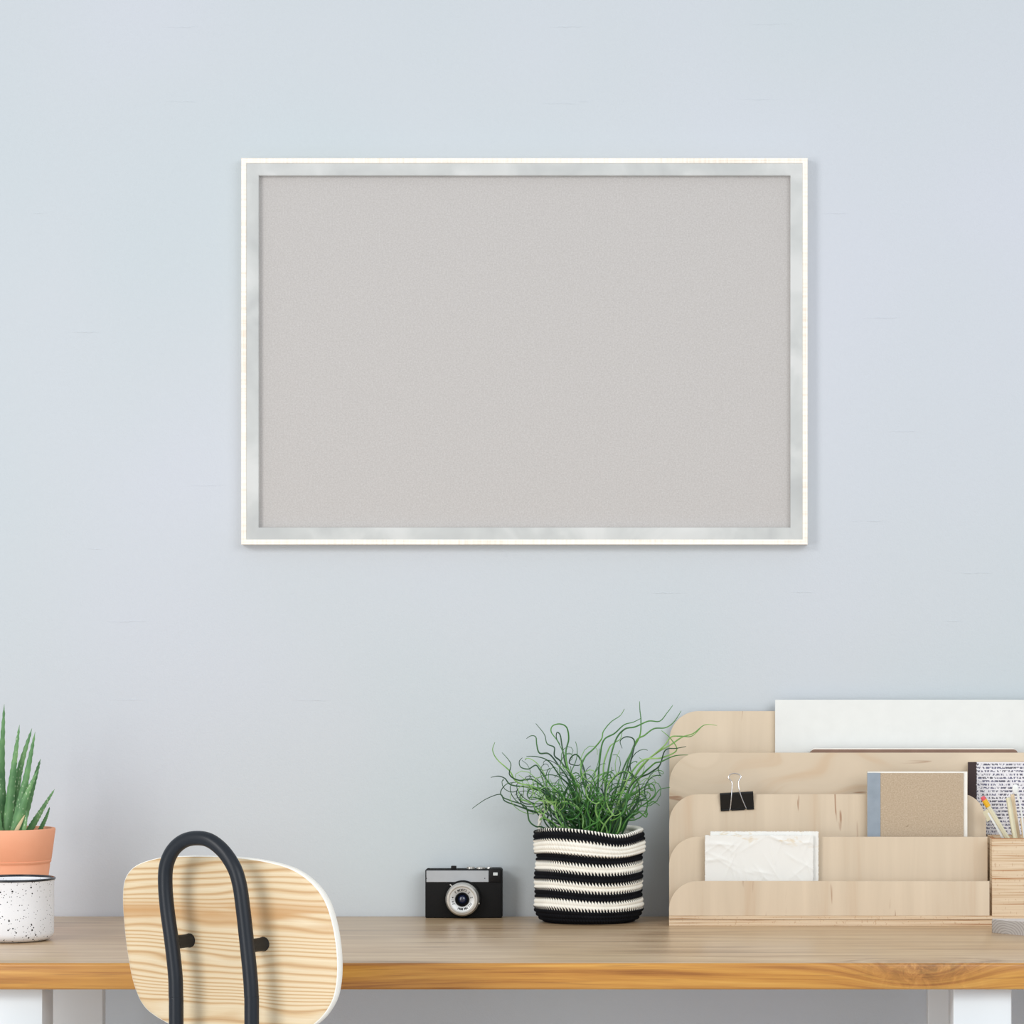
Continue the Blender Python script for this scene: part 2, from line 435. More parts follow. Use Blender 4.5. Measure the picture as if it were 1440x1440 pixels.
pA = at(1361, 1072, -.0605); pS = at(1373.2, 1072, -.0605)
xe = .742
obj('cover', nbox(pA.x + .001, xe, -.0606, -.0594, ZB, pA.z, .0002, 1), M_weave, pn)
obj('pages', nbox(pA.x + .0015, xe - .001, -.0593, -.0517, ZB + .0005, pA.z - .001), M_pages, pn)
obj('cover', nbox(pA.x + .001, xe, -.0516, -.0504, ZB, pA.z, .0002, 1), M_weave, pn)
pts = [(pA.x, ZB), (pS.x, ZB)]
nt = 46
for k in range(nt):
    z = ZB + (pA.z - ZB) * (k + .5) / nt; pts += [(pS.x - .0006, z - (pA.z - ZB) / nt * .45), (pS.x + .0006, z)]
pts += [(pS.x, pA.z + .0004), (pA.x, pA.z + .0004)]
M_dkbrown = plain('dark_brown_cloth', (52, 34, 34), .6, bump=.2)
obj('spine', prism(bmesh.new(), pts, -.0613, -.0607), M_dkbrown, pn)

# kraft notebook
g = G('kraft_board'); v = g.co()
n1 = g.noise(v, 560, 3, .7); c = g.ramp(n1, [(.3, (176, 156, 132)), (.5, (190, 171, 147)), (.7, (202, 185, 162))])
f1 = g.noise(g.co((170, 1, 340)), 1, 2, .5, 2.0); c = g.mix(g.math('MULTIPLY', g.ramp(f1, [(.70, (0, 0, 0)), (.74, (255, 255, 255))]), .55), c, (232, 220, 196))
f2 = g.noise(g.co((150, 1, 210), (7, 0, 3)), 1, 2, .5, 2.0); c = g.mix(g.math('MULTIPLY', g.ramp(f2, [(.74, (0, 0, 0)), (.77, (255, 255, 255))]), .6), c, (120, 98, 72))
g.bump(n1, .3, .0005); M_kraft = g.done(c, .8, spec=.15)
kn_ = thing('kraft_notebook', 'speckled kraft board notebook with a blue grey cloth spine in the organiser', 'notebook', (.52, -.092, ZB))
pA = at(1219.5, 1087, -.0945); pS = at(1238, 1087, -.0945); pE = at(1355, 1087, -.0945); pW = at(1360, 1085, -.090)
obj('cover', nbox(pS.x - .004, pE.x, -.0955, -.0940, ZB, pA.z, .0002, 1), M_kraft, kn_)
M_spine = plain('blue_grey_cloth', (148, 160, 172), .7, var=6, bump=.25)
obj('spine', nbox(pA.x, pS.x, -.0961, -.0956, ZB, pA.z + .0002), M_spine, kn_)
obj('pages', nbox(pA.x + .0004, pW.x, -.0939, -.0870, ZB, pW.z), M_pages, kn_)
obj('cover', nbox(pA.x, pW.x + .0004, -.0869, -.0855, ZB, pW.z + .0002, .0002, 1), M_kraft, kn_)

# two sheets of rough handmade paper
g = G('handmade_paper'); v = g.co()
nn = g.noise(v, 45, 3, .5, .8)
st = g.noise(g.co((34, 1, 60)), 1, 3, .6, .5)
tc = g.n('ShaderNodeTexCoord'); sep = g.n('ShaderNodeSeparateXYZ'); g.t.links.new(tc.outputs['Object'], sep.inputs[0])
hz = g.math('MULTIPLY', g.math('SUBTRACT', sep.outputs[2], .083), 90, clamp=True)
stain = g.math('MULTIPLY', g.ramp(st, [(.56, (0, 0, 0)), (.62, (255, 255, 255))]), hz)
M_rough = g.done(g.mix(g.math('MULTIPLY', stain, .6), (240, 240, 236), (222, 200, 160)), .75, spec=.15)
def rough_sheet(name, pxl, pxr, pyt, y, amp, seed, label):
    A_ = at(pxl, pyt, y); B_ = at(pxr, pyt, y); rn = random.Random(seed)
    cr = [(rn.uniform(A_.x, B_.x), rn.uniform(ZB + .02, A_.z), rn.uniform(0, PI), rn.uniform(.6, 1), rn.uniform(.012, .035)) for _ in range(46)]
    nx, nz = 130, 84; bm = bmesh.new(); grids = []
    for s in (0, 1):
        gg = []
        for j in range(nz + 1):
            rowv = []
            for i in range(nx + 1):
                x = A_.x + (B_.x - A_.x) * i / nx; z = ZB + (A_.z - ZB) * j / nz
                h = 0
                for (qx, qz, an, am, L) in cr:
                    ca, sa = math.cos(an), math.sin(an)
                    dd = abs((x - qx) * sa - (z - qz) * ca); dl = abs((x - qx) * ca + (z - qz) * sa)
                    if dl < L: h += am * math.exp(-dd / .0016) * (1 - dl / L)
                xx, zz_ = x, z
                if j == nz: zz_ += rn.uniform(-.0005, .0005)
                if i in (0, nx): xx += rn.uniform(-.0004, .0004)
                rowv.append(bm.verts.new((xx, y - min(h, 1.6) * amp * (1 if s == 0 else 0) + s * .0022, zz_)))
            gg.append(rowv)
        grids.append(gg)
    for s in (0, 1):
        for j in range(nz):
            for i in range(nx):
                q = grids[s]; bm.faces.new((q[j][i], q[j][i + 1], q[j + 1][i + 1], q[j + 1][i]))
    a_, b_ = grids
    for i in range(nx):
        bm.faces.new((a_[0][i], a_[0][i + 1], b_[0][i + 1], b_[0][i])); bm.faces.new((a_[nz][i], a_[nz][i + 1], b_[nz][i + 1], b_[nz][i]))
    for j in range(nz):
        bm.faces.new((a_[j][0], a_[j + 1][0], b_[j + 1][0], b_[j][0])); bm.faces.new((a_[j][nx], a_[j + 1][nx], b_[j + 1][nx], b_[j][nx]))
    return tag(obj(name, bm, M_rough, sharp=60), label, 'paper')
rough_sheet('handmade_paper', 991.5, 1143.5, 1174.6, -.1260, .0011, 3, 'creased white handmade paper sheet in the front slot, the nearer one')
rough_sheet('handmade_paper', 999, 1151, 1169.4, -.1218, .0003, 8, 'white handmade paper sheet peeking out behind the creased one')

# ------------------------------------------------------------------ binder clip on the third divider
M_clip = plain('black_enamelled_steel', (16, 15, 15), .38, spec=.4); M_wire = plain('chrome_wire', (205, 205, 208), .22, 1.0)
yF = YT[2]; cl = at(1037, 1127, yF)
clip = thing('binder_clip', 'black binder clip with a silver wire handle clamped on the third divider', 'binder clip', (cl.x, yF + TH / 2, cl.z - .012))
hw = .0213; zt_ = ZTOP[2] + .0018; zb_ = zt_ - .0218
bm = bmesh.new(); th = .0007
def sheet(bm, q, th):      # q: (y, z) open polyline extruded over x, thin
    q = [Vector(p) for p in q]; L = len(q); off = []
    for i in range(L):
        d_ = (q[min(i + 1, L - 1)] - q[max(i - 1, 0)]).normalized(); off.append(q[i] + Vector((-d_.y, d_.x)) * th)
    ring = q + off[::-1]; A = [bm.verts.new((cl.x - hw, p.x, p.y)) for p in ring]; B = [bm.verts.new((cl.x + hw, p.x, p.y)) for p in ring]
    bm.faces.new(A); bm.faces.new(B[::-1])
    for i in range(len(ring)): j = (i + 1) % len(ring); bm.faces.new((A[i], A[j], B[j], B[i]))
yb = yF + TH
prof = [(yF - .0006, zb_ + .0008), (yF - .0010, zb_ + .003), (yF - .0052, zt_ - .001), (yF - .0048, zt_), (yb + .0048, zt_), (yb + .0052, zt_ - .001), (yb + .0010, zb_ + .003), (yb + .0006, zb_ + .0008)]
sheet(bm, prof, th)
for (sx, ex) in ((-hw, -.0105), (-.0078, .0095), (.0122, hw)):      # rolled hinge along the lip
    tube(bm, [(cl.x + sx, yF - .0016, zb_ + .0006), (cl.x + ex, yF - .0016, zb_ + .0006)], .0012, 8)
    tube(bm, [(cl.x + sx, yb + .0016, zb_ + .0006), (cl.x + ex, yb + .0016, zb_ + .0006)], .0012, 8)
body = obj('clip_body', bm, M_clip, clip)
hz = [(1026.5, 1138), (1027.5, 1134.5), (1030, 1118), (1031.6, 1104), (1031.4, 1099), (1027.6, 1094), (1027.4, 1091.5), (1030, 1088.6), (1035, 1087.4), (1040, 1088.4), (1043.8, 1091), (1044.6, 1093), (1041.6, 1097.6), (1040.6, 1101), (1041, 1110), (1044, 1122), (1048.6, 1135), (1049.6, 1137.4)]
P = []
for px, py in hz:
    k = min(1, max(0, (1138 - py) / 24)); yy = yF - .0028 - .0036 * k + (.004 * max(0, (1114 - py) / 26))
    P.append(at(px, py, yy))
obj('wire_handle', tube(bmesh.new(), catmull(P, 5), .00075, 8), M_wire, clip)
P = [(2 * 0 + p.x, yb + (yF - p.y) + .0002, zb_ * 2 - p.z + .002) for p in P]
obj('wire_handle', tube(bmesh.new(), catmull(P, 5), .00065, 8), M_wire, clip)
for o in (clip,): o.rotation_euler = (0, math.radians(-3.2), 0)

# ------------------------------------------------------------------ pencils and tools in the box
M_pcream = plain('cream_lacquer', (226, 220, 190), .45, var=5); M_yel = plain('yellow_ferrule', (238, 184, 40), .35); M_pink = plain('pink_rubber', (226, 98, 108), .7)
M_pwood = plain('pale_wood', (232, 210, 176), .6, var=8); M_whitepl = plain('white_plastic', (236, 238, 236), .35)
def stick(px0, py0, px1, py1, Y0, Y1):
    a_ = at(px0, py0, Y0); b_ = at(px1, py1, Y1); d_ = (b_ - a_).normalized()
    # run down until just above the box floor
    L = (a_.z - (ZB + .0085)) / max(-d_.z, .2)
    return a_, a_ + d_ * L, d_
def mk(name, label, cat, a_, b_): return thing(name, label, cat, tuple(b_))
# pencil with eraser; leans left, comes to rest inside the box wall
a_ = at(1381.5, 1120.5, -.118); b_ = Vector((.6480, -.110, ZB + .0095)); b_ = at(1418, 1181, -.112); d_ = (b_ - a_).normalized(); b_ = a_ + d_ * ((a_.z - ZB - .0105) / -d_.z)
pc = thing('pencil', 'cream pencil with a pink eraser and yellow ferrule leaning left in the pencil box', 'pencil', tuple(b_), 'pencils and tools in the pencil box')
L = (b_ - a_).length
obj('shaft', tube(bmesh.new(), [a_ + d_ * .0145, b_ - d_ * .012], .0031, 6), M_pcream, pc, sharp=20)
obj('tip', tube(bmesh.new(), [b_ - d_ * .012, b_ - d_ * .001], [.0031, .0004], 8), M_pwood, pc)
bm = bmesh.new(); k = 12; tube(bm, [a_ + d_ * (.0045 + .010 * i / k) for i in range(k + 1)], [.0033 + (.00025 if i % 3 == 1 else 0) for i in range(k + 1)], 16)
obj('ferrule', bm, M_yel, pc)
obj('eraser', tube(bmesh.new(), [a_, a_ + d_ * .0008, a_ + d_ * .0048], [.0023, .0030, .0031], 16), M_pink, pc)
def simple(px0, py0, px1, py1, Y0, Y1, r, name, label, mat, cat='pencil', n=6, r_top=None):
    a_ = at(px0, py0, Y0); b_ = at(px1, py1, Y1); d_ = (b_ - a_).normalized(); b_ = a_ + d_ * ((a_.z - ZB - .0105) / -d_.z)
    t_ = thing(name, label, cat, tuple(b_), 'pencils and tools in the pencil box')
    obj('shaft', tube(bmesh.new(), [a_, a_ + d_ * .001, b_ - d_ * .012], [r * .85, r, r], n), mat, t_, sharp=20)
    obj('tip', tube(bmesh.new(), [b_ - d_ * .012, b_ - d_ * .001], [r, .0004], 8), M_pwood, t_)
    return t_, a_, b_, d_
simple(1417.8, 1121.5, 1427.5, 1180, -.100, -.104, .0033, 'pencil', 'thick cream pencil standing nearly upright beside the white brush', M_pcream)
simple(1423.5, 1117, 1432.5, 1180, -.088, -.092, .0026, 'pencil', 'slim pale wood pencil behind the thick cream one', M_pwood)
simple(1437, 1150, 1440.5, 1180, -.100, -.101, .0026, 'pencil', 'short bare wooden pencil at the right edge of the pencil box', M_pwood)
# flat cream marker flag: a folded paper tab on a thin stick
t_, a_, b_, d_ = simple(1389.5, 1143, 1411, 1180, -.098, -.102, .0016, 'paper_flag', 'little cream paper flag on a stick behind the leaning pencil', M_whitepl, 'flag')
q = [at(x_, y_, -.0985) for x_, y_ in ((1381.5, 1142), (1389, 1137.5), (1397, 1150), (1388, 1156), (1386, 1149))]
obj('flag', prism(bmesh.new(), [(p.x, p.z) for p in q], -.0990, -.0982), M_pcream, t_)
# white plastic spoon-ended stick
a_ = at(1427.5, 1103, -.112); P = [at(x_, y_, y2) for x_, y2, y_ in ((1427.5, -.112, 1104), (1429, -.112, 1112), (1432.5, -.111, 1122), (1436, -.110, 1140), (1438.5, -.109, 1160), (1440.5, -.108, 1181))]
d_ = (P[-1] - P[-2]).normalized(); P.append(P[-1] + d_ * ((P[-1].z - ZB - .0075) / -d_.z))
sp = thing('modelling_tool', 'white plastic tool with a round paddle head standing in the pencil box', 'tool', tuple(P[-1]), 'pencils and tools in the pencil box')
PP = catmull(P[1:], 6)
obj('handle', tube(bmesh.new(), PP, .0013, 10), M_whitepl, sp)
bm = bmesh.new(); bmesh.ops.create_uvsphere(bm, u_segments=20, v_segments=12, radius=1)
c0 = at(1428, 1110, -.112)
for v_ in bm.verts:
    s = v_.co; r_ = 1 - .25 * max(0, -s.z); v_.co = Vector((c0.x + s.x * .0043 * r_, c0.y + s.y * .0016, c0.z + s.z * .0066))
obj('paddle', bm, M_whitepl, sp)

# ------------------------------------------------------------------ grey wooden slab, right edge
g = G('grey_washed_wood'); v = g.co((40, 60, 60)); tc = g.n('ShaderNodeTexCoord'); sep = g.n('ShaderNodeSeparateXYZ'); g.t.links.new(tc.outputs['Object'], sep.inputs[0])
X, Y_, Z_ = sep.outputs
ch = g.math('MULTIPLY', g.math('SQRT', g.math('ADD', g.math('POWER', g.math('ADD', X, .092), 2), g.math('POWER', g.math('ADD', Z_, .003), 2))), 330)
ch = g.math('ADD', ch, g.math('MULTIPLY', g.noise(g.co((50, 50, 50)), 1, 2), 1.5))
saw = g.math('FRACT', ch)
M_slab = g.done(g.ramp(saw, [(0, (150, 144, 139)), (.25, (178, 173, 169)), (.7, (188, 183, 179)), (1, (154, 148, 143))]), .7)
M_slab_top = plain('grey_washed_face', (216, 212, 211), .5, var=5)
pl = at(1395.5, 1312, -.247)
pts = [(pl.x, -.240), (pl.x + .0006, -.247)]
for k in range(1, 13):
    t = k / 12; pts.append((pl.x + .0006 + .20 * t, -.247 - .120 * math.sin(t * PI / 2) ** .9))
pts += [(pl.x + .215, -.355), (pl.x + .215, -.236), (pl.x + .002, -.2365)]
bm = prism_z(bmesh.new(), pts, ZT, ZT + .0168, .0006, 2)
bm.normal_update()
bmesh.ops.recalc_face_normals(bm, faces=bm.faces)
for f in bm.faces:
    if f.normal.z > .6: f.material_index = 1
tag(obj('serving_board', bm, [M_slab, M_slab_top]), 'grey washed wooden board with curved edge lying in front of the pencil box', 'serving board')

# ------------------------------------------------------------------ striped crochet basket
BX = at(828, 1290, -.0870).x; BY = -.0870; SQ = .80      # the soft basket is squashed a little front to back
bprof = [(.040, .0015), (.052, .0015), (.0610, .0040), (.0660, .0100), (.0690, .0180), (.0685, .0250), (.0675, .0340), (.0682, .0450), (.0692, .0560), (.0690, .0680), (.0685, .0780), (.0680, .0860), (.0690, .0895), (.0712, .0905), (.0718, .0960), (.0716, .1040), (.0712, .1110), (.0702, .1180), (.0685, .1205), (.0663, .1195), (.0650, .1120), (.0640, .1000), (.0635, .0850)]
pp = catmull([(r, h, 0) for r, h in bprof], 10)
pl_ = [0]
for i in range(1, len(pp)): pl_.append(pl_[-1] + (pp[i] - pp[i - 1]).length)
TOT = pl_[-1]; NS = 560
S = np.linspace(0, TOT, 300); R_ = np.interp(S, pl_, [p.x for p in pp]); H_ = np.interp(S, pl_, [p.y for p in pp])
dR = np.gradient(R_, S); dH = np.gradient(H_, S)
NST = 104; NU = NST * 8; ROWH = .00590
nS = len(S); th_ = np.arange(NU) / NU * 2 * PI
U, SS = np.meshgrid(np.arange(NU) / 8.0, S); TH_ = U / NST * 2 * PI
s_body = float(np.interp(.0185, H_[:95], S[:95]))        # a row boundary lies on the first colour change
Vr = (SS - s_body) / ROWH
row = np.floor(Vr); fv = Vr - row
up = U + .5 * row + .55 * fv
fu = up - np.floor(up)
hgt = np.power(np.abs(np.sin(PI * fv)), .55) * (.35 + .65 * np.power(np.abs(np.sin(PI * fu)), .7))
RR = np.repeat(R_[:, None], NU, 1); HH = np.repeat(H_[:, None], NU, 1); nr = np.repeat(dH[:, None], NU, 1); nz = -np.repeat(dR[:, None], NU, 1)
nl = np.sqrt(nr ** 2 + nz ** 2); nr, nz = nr / nl, nz / nl
# soft, hand-made unevenness
wob = 1 + .012 * np.sin(2 * TH_ + 1.0 + HH * 40) + .010 * np.sin(3 * TH_ + HH * 75) + .012 * np.cos(TH_ - PI) * np.sin(HH * 60)
RR2 = (RR - .0014) * wob + nr * hgt * .0024
zw = .0010 * np.sin(2 * TH_ + .7) + .0012 * np.sin(TH_ * 3 + 2)
cuff = np.clip((HH - .080) / .03, 0, 1)
sag = np.exp(-((np.mod(TH_ - math.radians(-50) + PI, 2 * PI) - PI) / .48) ** 2)
lft = np.exp(-((np.mod(TH_ - math.radians(-175) + PI, 2 * PI) - PI) / .7) ** 2)
rgt = np.exp(-((np.mod(TH_ + PI, 2 * PI) - PI) / .5) ** 2)
HH2 = HH + nz * hgt * .0020 + zw * np.clip(HH / .03, 0, 1) - cuff * (.0060 * sag + .0045 * lft + .0035 * rgt)
HH2 = np.maximum(HH2, .0003)
XX = BX + RR2 * np.cos(TH_); YY = BY + RR2 * np.sin(TH_) * SQ; ZZ = ZT + HH2
verts = np.stack([XX, YY, ZZ], -1).reshape(-1, 3)
tooth = (np.abs(fu - .5) * 2 - .5) * .0052
# colours follow arc length, measured against the height bands
bands = [.0192, .0297, .0426, .0527, .0660, .0764, .0893, .1062, .1192]
outer = np.arange(nS) < int(np.argmax(H_))
hb = HH + tooth
idx = np.zeros_like(hb)
for b_ in bands: idx += (hb > b_)
white = (idx % 2 == 1)
white = np.where(np.repeat(outer[:, None], NU, 1), white, True)
faces = []
for j in range(nS - 1):
    o0 = j * NU; o1 = o0 + NU
    for i in range(NU):
        k = (i + 1) % NU; faces.append((o0 + i, o0 + k, o1 + k, o1 + i))
bc = len(verts); verts = verts.tolist() + [(BX, BY, ZT + .0012)]
for i in range(NU): faces.append((bc, (i + 1) % NU, i))
me = bpy.data.meshes.new('basket_body'); me.from_pydata(verts, [], faces); me.update()
fw = white[:-1, :].reshape(-1)
mi = np.concatenate([fw.astype(np.int32), np.zeros(NU, np.int32)])
me.polygons.foreach_set('material_index', mi); me.polygons.foreach_set('use_smooth', [True] * len(mi))
basket = thing('crochet_basket', 'black and cream striped crochet basket holding the curly green plant', 'basket', (BX, BY, ZT))
M_ybl = plain('black_cotton_yarn', (17, 18, 23), .85, spec=.15, var=5, bump=.4, bscale=900); M_ywh = plain('cream_cotton_yarn', (247, 244, 234), .85, spec=.15, var=6, bump=.4, bscale=900)
finish('basket_body', me, [M_ybl, M_ywh], basket)
def onrim(deg, dz=0, r=.0685): t_ = math.radians(deg); return Vector((BX + r * math.cos(t_), BY + r * math.sin(t_) * SQ, ZT + .113 + dz))
P = [onrim(160, -.006), onrim(159, .012, .0680), onrim(156, .026, .066), onrim(145, .036, .066), onrim(130, .036, .066), onrim(118, .024, .067), onrim(114, .008, .067), onrim(113, -.006)]
P = catmull(P, 10)
bm = bmesh.new()
for ph_ in (0, PI):
    Q = [p + Vector((math.cos(i * .8 + ph_) * .0011, math.sin(i * .8 + ph_) * .0011, 0)) for i, p in enumerate(P)]
    tube(bm, Q, .0016, 8)
obj('handle', bm, M_ywh, basket)

# ------------------------------------------------------------------ corkscrew rush
def leafmat(name, a, b, c):
    g = G(name); n_ = g.noise(g.co(), 38, 2)
    return g.done(g.ramp(n_, [(.3, a), (.5, b), (.72, c)]), .42, spec=.4)
M_st = [leafmat('rush_dark', (32, 62, 46), (46, 84, 52), (68, 114, 60)), leafmat('rush_mid', (50, 98, 46), (70, 128, 58), (104, 156, 72)), leafmat('rush_light', (92, 146, 74), (130, 178, 98), (160, 196, 122))]
rush = thing('corkscrew_rush', 'curly green corkscrew rush growing out of the striped crochet basket', 'potted plant', (BX, BY, ZT + .004))
M_plastic = plain('nursery_pot_plastic', (40, 36, 34), .5); M_soil = plain('potting_soil', (52, 38, 30), .95, var=14, bump=.8, bscale=200)
bm = lathe(bmesh.new(), [(0, .004), (.046, .004), (.056, .098), (.0575, .098), (.0575, .102), (.0545, .102), (.0445, .010), (0, .010)], (BX, BY, ZT), n=48)
for v_ in bm.verts: v_.co.y = BY + (v_.co.y - BY) * SQ
obj('inner_pot', bm, M_plastic, rush)
bm = lathe(bmesh.new(), [(0, .093), (.030, .095), (.0535, .092), (.0535, .086), (0, .086)], (BX, BY, ZT), n=48)
for v_ in bm.verts: v_.co.y = BY + (v_.co.y - BY) * SQ
obj('soil', bm, M_soil, rush)
Zm = 3.789
def zp(x_, y_): return 640 + x_ / Zm, 960 + y_ / Zm
traced = [
 [(560, 790), (480, 778), (430, 766), (395, 735), (375, 660), (300, 630), (255, 610), (243, 580), (275, 540), (330, 530)],
 [(540, 790), (500, 745), (490, 700), (400, 680), (330, 655), (265, 630), (240, 595), (165, 620), (92, 670)],
 [(620, 790), (520, 640), (430, 560), (330, 530), (290, 470), (225, 410), (200, 360), (212, 318)],
 [(620, 790), (500, 600), (400, 560), (300, 545), (265, 510), (230, 498), (190, 505)],
 [(600, 790), (520, 620), (420, 520), (340, 520), (290, 490), (296, 430), (250, 372)],
 [(640, 790), (600, 640), (520, 560), (455, 470), (430, 440), (390, 460), (350, 450), (342, 420), (358, 400)],
 [(650, 790), (640, 600), (560, 500), (500, 420), (440, 395), (380, 392)],
 [(640, 790), (620, 560), (550, 440), (500, 380), (450, 375), (435, 330), (430, 290), (405, 283), (380, 298)],
 [(660, 790), (640, 560), (570, 430), (530, 390), (528, 345), (490, 325), (475, 275), (430, 218)],
 [(700, 790), (650, 580), (600, 450), (590, 370), (605, 300), (595, 240), (560, 220), (520, 230), (512, 262), (545, 310), (575, 370), (600, 430)],
 [(680, 790), (640, 560), (590, 440), (570, 340), (560, 280), (543, 265), (540, 295), (560, 330)],
 [(720, 790), (700, 600), (670, 480), (690, 400), (740, 350), (780, 300), (790, 260), (830, 210), (880, 175), (902, 140)],
 [(780, 790), (760, 560), (770, 420), (790, 310), (850, 270), (900, 225), (950, 210), (990, 190)],
 [(850, 790), (850, 600), (900, 450), (950, 350), (985, 280), (990, 200), (985, 150), (983, 100)],
 [(800, 790), (810, 500), (850, 320), (900, 250), (960, 235), (1030, 205), (1090, 205), (1130, 160), (1160, 120)],
 [(880, 790), (900, 500), (960, 320), (1010, 280), (1060, 245), (1120, 240), (1165, 210), (1205, 150)],
 [(900, 790), (930, 560), (1010, 430), (1080, 370), (1150, 330), (1210, 290), (1270, 270), (1330, 225), (1395, 228)],
 [(890, 790), (910, 600), (980, 460), (1040, 400), (1110, 340), (1150, 290), (1200, 285), (1260, 285), (1310, 240)],
 [(880, 790), (950, 560), (1050, 440), (1100, 420), (1170, 390), (1240, 385)],
 [(910, 790), (915, 720), (960, 680), (1020, 640), (1060, 610), (1090, 570), (1145, 558)],
 [(900, 790), (935, 700), (980, 690), (1020, 715), (1025, 650), (1080, 630)],
 [(860, 790), (900, 560), (990, 420), (1100, 400), (1180, 360), (1150, 300), (1100, 255)],
 [(870, 790), (900, 640), (1000, 560), (1050, 540), (1066, 590), (1030, 630)],
 [(860, 790), (930, 560), (1040, 480), (1090, 440), (1120, 360), (1180, 350), (1230, 340)],
 [(840, 790), (880, 600), (940, 400), (955, 310), (915, 288), (880, 310), (890, 350)],
 [(820, 790), (800, 600), (790, 450), (820, 350), (850, 320), (880, 300), (890, 260)],
 [(690, 790), (700, 560), (680, 440), (650, 385), (620, 395), (610, 430), (660, 440), (680, 410)],
 [(640, 790), (560, 640), (480, 590), (410, 565), (385, 590), (400, 620), (460, 610), (500, 560)],
]
rn = random.Random(11)
def ends(path): return catmull(path, 9)
for k, tr in enumerate(traced):
    yT = rn.choice((-.125, -.11, -.095, -.06, -.04)) if k not in (16, 17, 18, 21, 23) else -.165
    if k in (14, 15, 19, 20): yT = -.10
    n_ = len(tr); P = []
    for i, (x_, y_) in enumerate(tr):
        t = i / (n_ - 1); yb_ = BY + rn.uniform(-.02, .02) if i == 0 else None
        Y = BY + (yT - BY) * t + rn.uniform(-.004, .004); P.append(at(*zp(x_, y_), Y))
    P[0] = Vector((P[0].x * .55 + BX * .45, BY + rn.uniform(-.024, .024), ZT + .094)); P = catmull(P, 8)
    L = len(P); R = [.00115 * (1 - .72 * (i / L) ** 2) for i in range(L)]
    obj('stem', tube(bmesh.new(), P, R, 6), M_st[(0, 0, 2, 0, 0, 0, 0, 0, 0, 1, 0, 1, 1, 1, 1, 1, 2, 2, 1, 1, 1, 2, 1, 0, 0, 2, 0, 0)[k]], rush)
bm = bmesh.new()
made = 0; tries = 0
while made < 125 and tries < 6000:
    tries += 1
    kind_ = rn.random()
    if kind_ < .36: ang = rn.gauss(-.72, .26); L = rn.uniform(.085, .15)
    elif kind_ < .74: ang = rn.gauss(.56, .26); L = rn.uniform(.085, .135)
    else: ang = rn.gauss(0.05, .30); L = rn.uniform(.05, .105)
    b0 = Vector((BX + rn.uniform(-.030, .034), BY + rn.uniform(-.022, .022), ZT + .094))
    yt = rn.uniform(-.055, .045); nt_ = 46
    dirv = Vector((math.sin(ang), 0, math.cos(ang))); side = Vector((dirv.z, 0, -dirv.x))
    w1 = rn.uniform(.7, 2.1) * L / .1; ph0 = rn.uniform(0, 6.3); w2 = rn.uniform(.8, 2.2); p2 = rn.uniform(0, 6.3)
    A1 = rn.uniform(.0045, .0115); A2 = A1 * rn.uniform(.9, 1.5); sg = rn.choice((-1, 1)); hook = rn.uniform(-1, 1); P = []; ok = True
    for i in range(nt_ + 1):
        t = i / nt_; e = min(1, t * 1.6) ** 1.3
        th0 = ph0 + sg * 2 * PI * w1 * t * (.6 + .8 * t)
        q = b0 + dirv * (L * t) + side * A1 * e * math.sin(th0) + dirv * A2 * e * math.cos(th0) + Vector((0, yt * t + A1 * e * math.sin(p2 + 2 * PI * w2 * t), 0))
        q += side * hook * .016 * t * t + Vector((0, 0, -.020 * t * t * abs(math.sin(ang))))
        q.y = max(-.166, min(-.012, q.y))
        if q.z < ZT + .128 and (abs(q.x - BX) > .056 or abs(q.y - BY) > .045): ok = False
        if q.x > XL - .006 and q.y > -.152: ok = False
        P.append(q)
    if not ok: continue
    made += 1
    r0 = rn.uniform(.0009, .0013); R = [r0 * (1 - .65 * (i / nt_) ** 2) for i in range(nt_ + 1)]
    tube(bm, P, R, 5, mi=rn.choice((0, 0, 1, 1, 1, 2)))
tag(obj('foliage', bm, M_st, rush), kind='stuff')

# ------------------------------------------------------------------ vintage camera
CYF = -.0335
cA = at(598, 1222.6, CYF); cB = at(705.6, 1291, CYF); zc0 = ZT
vc = thing('film_camera', 'small vintage black film camera with a silver lens standing on the desk against the wall', 'camera', ((cA.x + cB.x) / 2, -.02, ZT))
M_cblack = plain('black_leatherette', (13, 13, 14), .65, spec=.22, bump=.35, bscale=1400); M_cgloss = plain('black_bakelite', (10, 10, 12), .5, spec=.25)
M_alu = plain('brushed_aluminium', (176, 180, 184), .5, .25, var=4); M_chrome = plain('satin_chrome', (205, 203, 198), .3, .75)
M_ring = plain('engraved_ring', (214, 216, 216), .45, .3); M_ink = plain('black_engraving', (30, 30, 32), .6)
ztop = cA.z
bm = nbox(cA.x, cB.x, CYF, -.0075, zc0, ztop, .0016, 3); obj('body', bm, M_cblack, vc)
p0 = at(599.6, 1224.2, CYF - .001); p1 = at(687.2, 1240.4, CYF - .001)
obj('face_plate', nbox(p0.x, p1.x, CYF - .0014, CYF + .0002, p1.z, p0.z, .0003, 1), M_alu, vc)
for px in (602.6, 684):
    q = at(px, 1232.4, 0); bm = lathe(bmesh.new(), [(0, -.0004), (.0006, -.0003), (.0007, 0)], (q.x, CYF - .0013, q.z), 'y', 12)
    obj('rivet', bm, M_ink, vc)
p0 = at(688, 1221.4, CYF); p1 = at(704.2, 1240.6, CYF)
vh = obj('viewfinder_housing', nbox(p0.x, p1.x, CYF - .0016, -.010, p1.z, p0.z, .0006, 2), M_cgloss, vc)
p0 = at(693.6, 1226.8, CYF); p1 = at(700, 1231.2, CYF)
obj('viewfinder_window', nbox(p0.x, p1.x, CYF - .0020, CYF - .0012, p1.z, p0.z, .0002, 1), plain('viewfinder_glass', (214, 220, 220), .1), vh)
p0 = at(634.4, 1217.6, CYF + .008); p1 = at(641.6, 1223, CYF + .008)
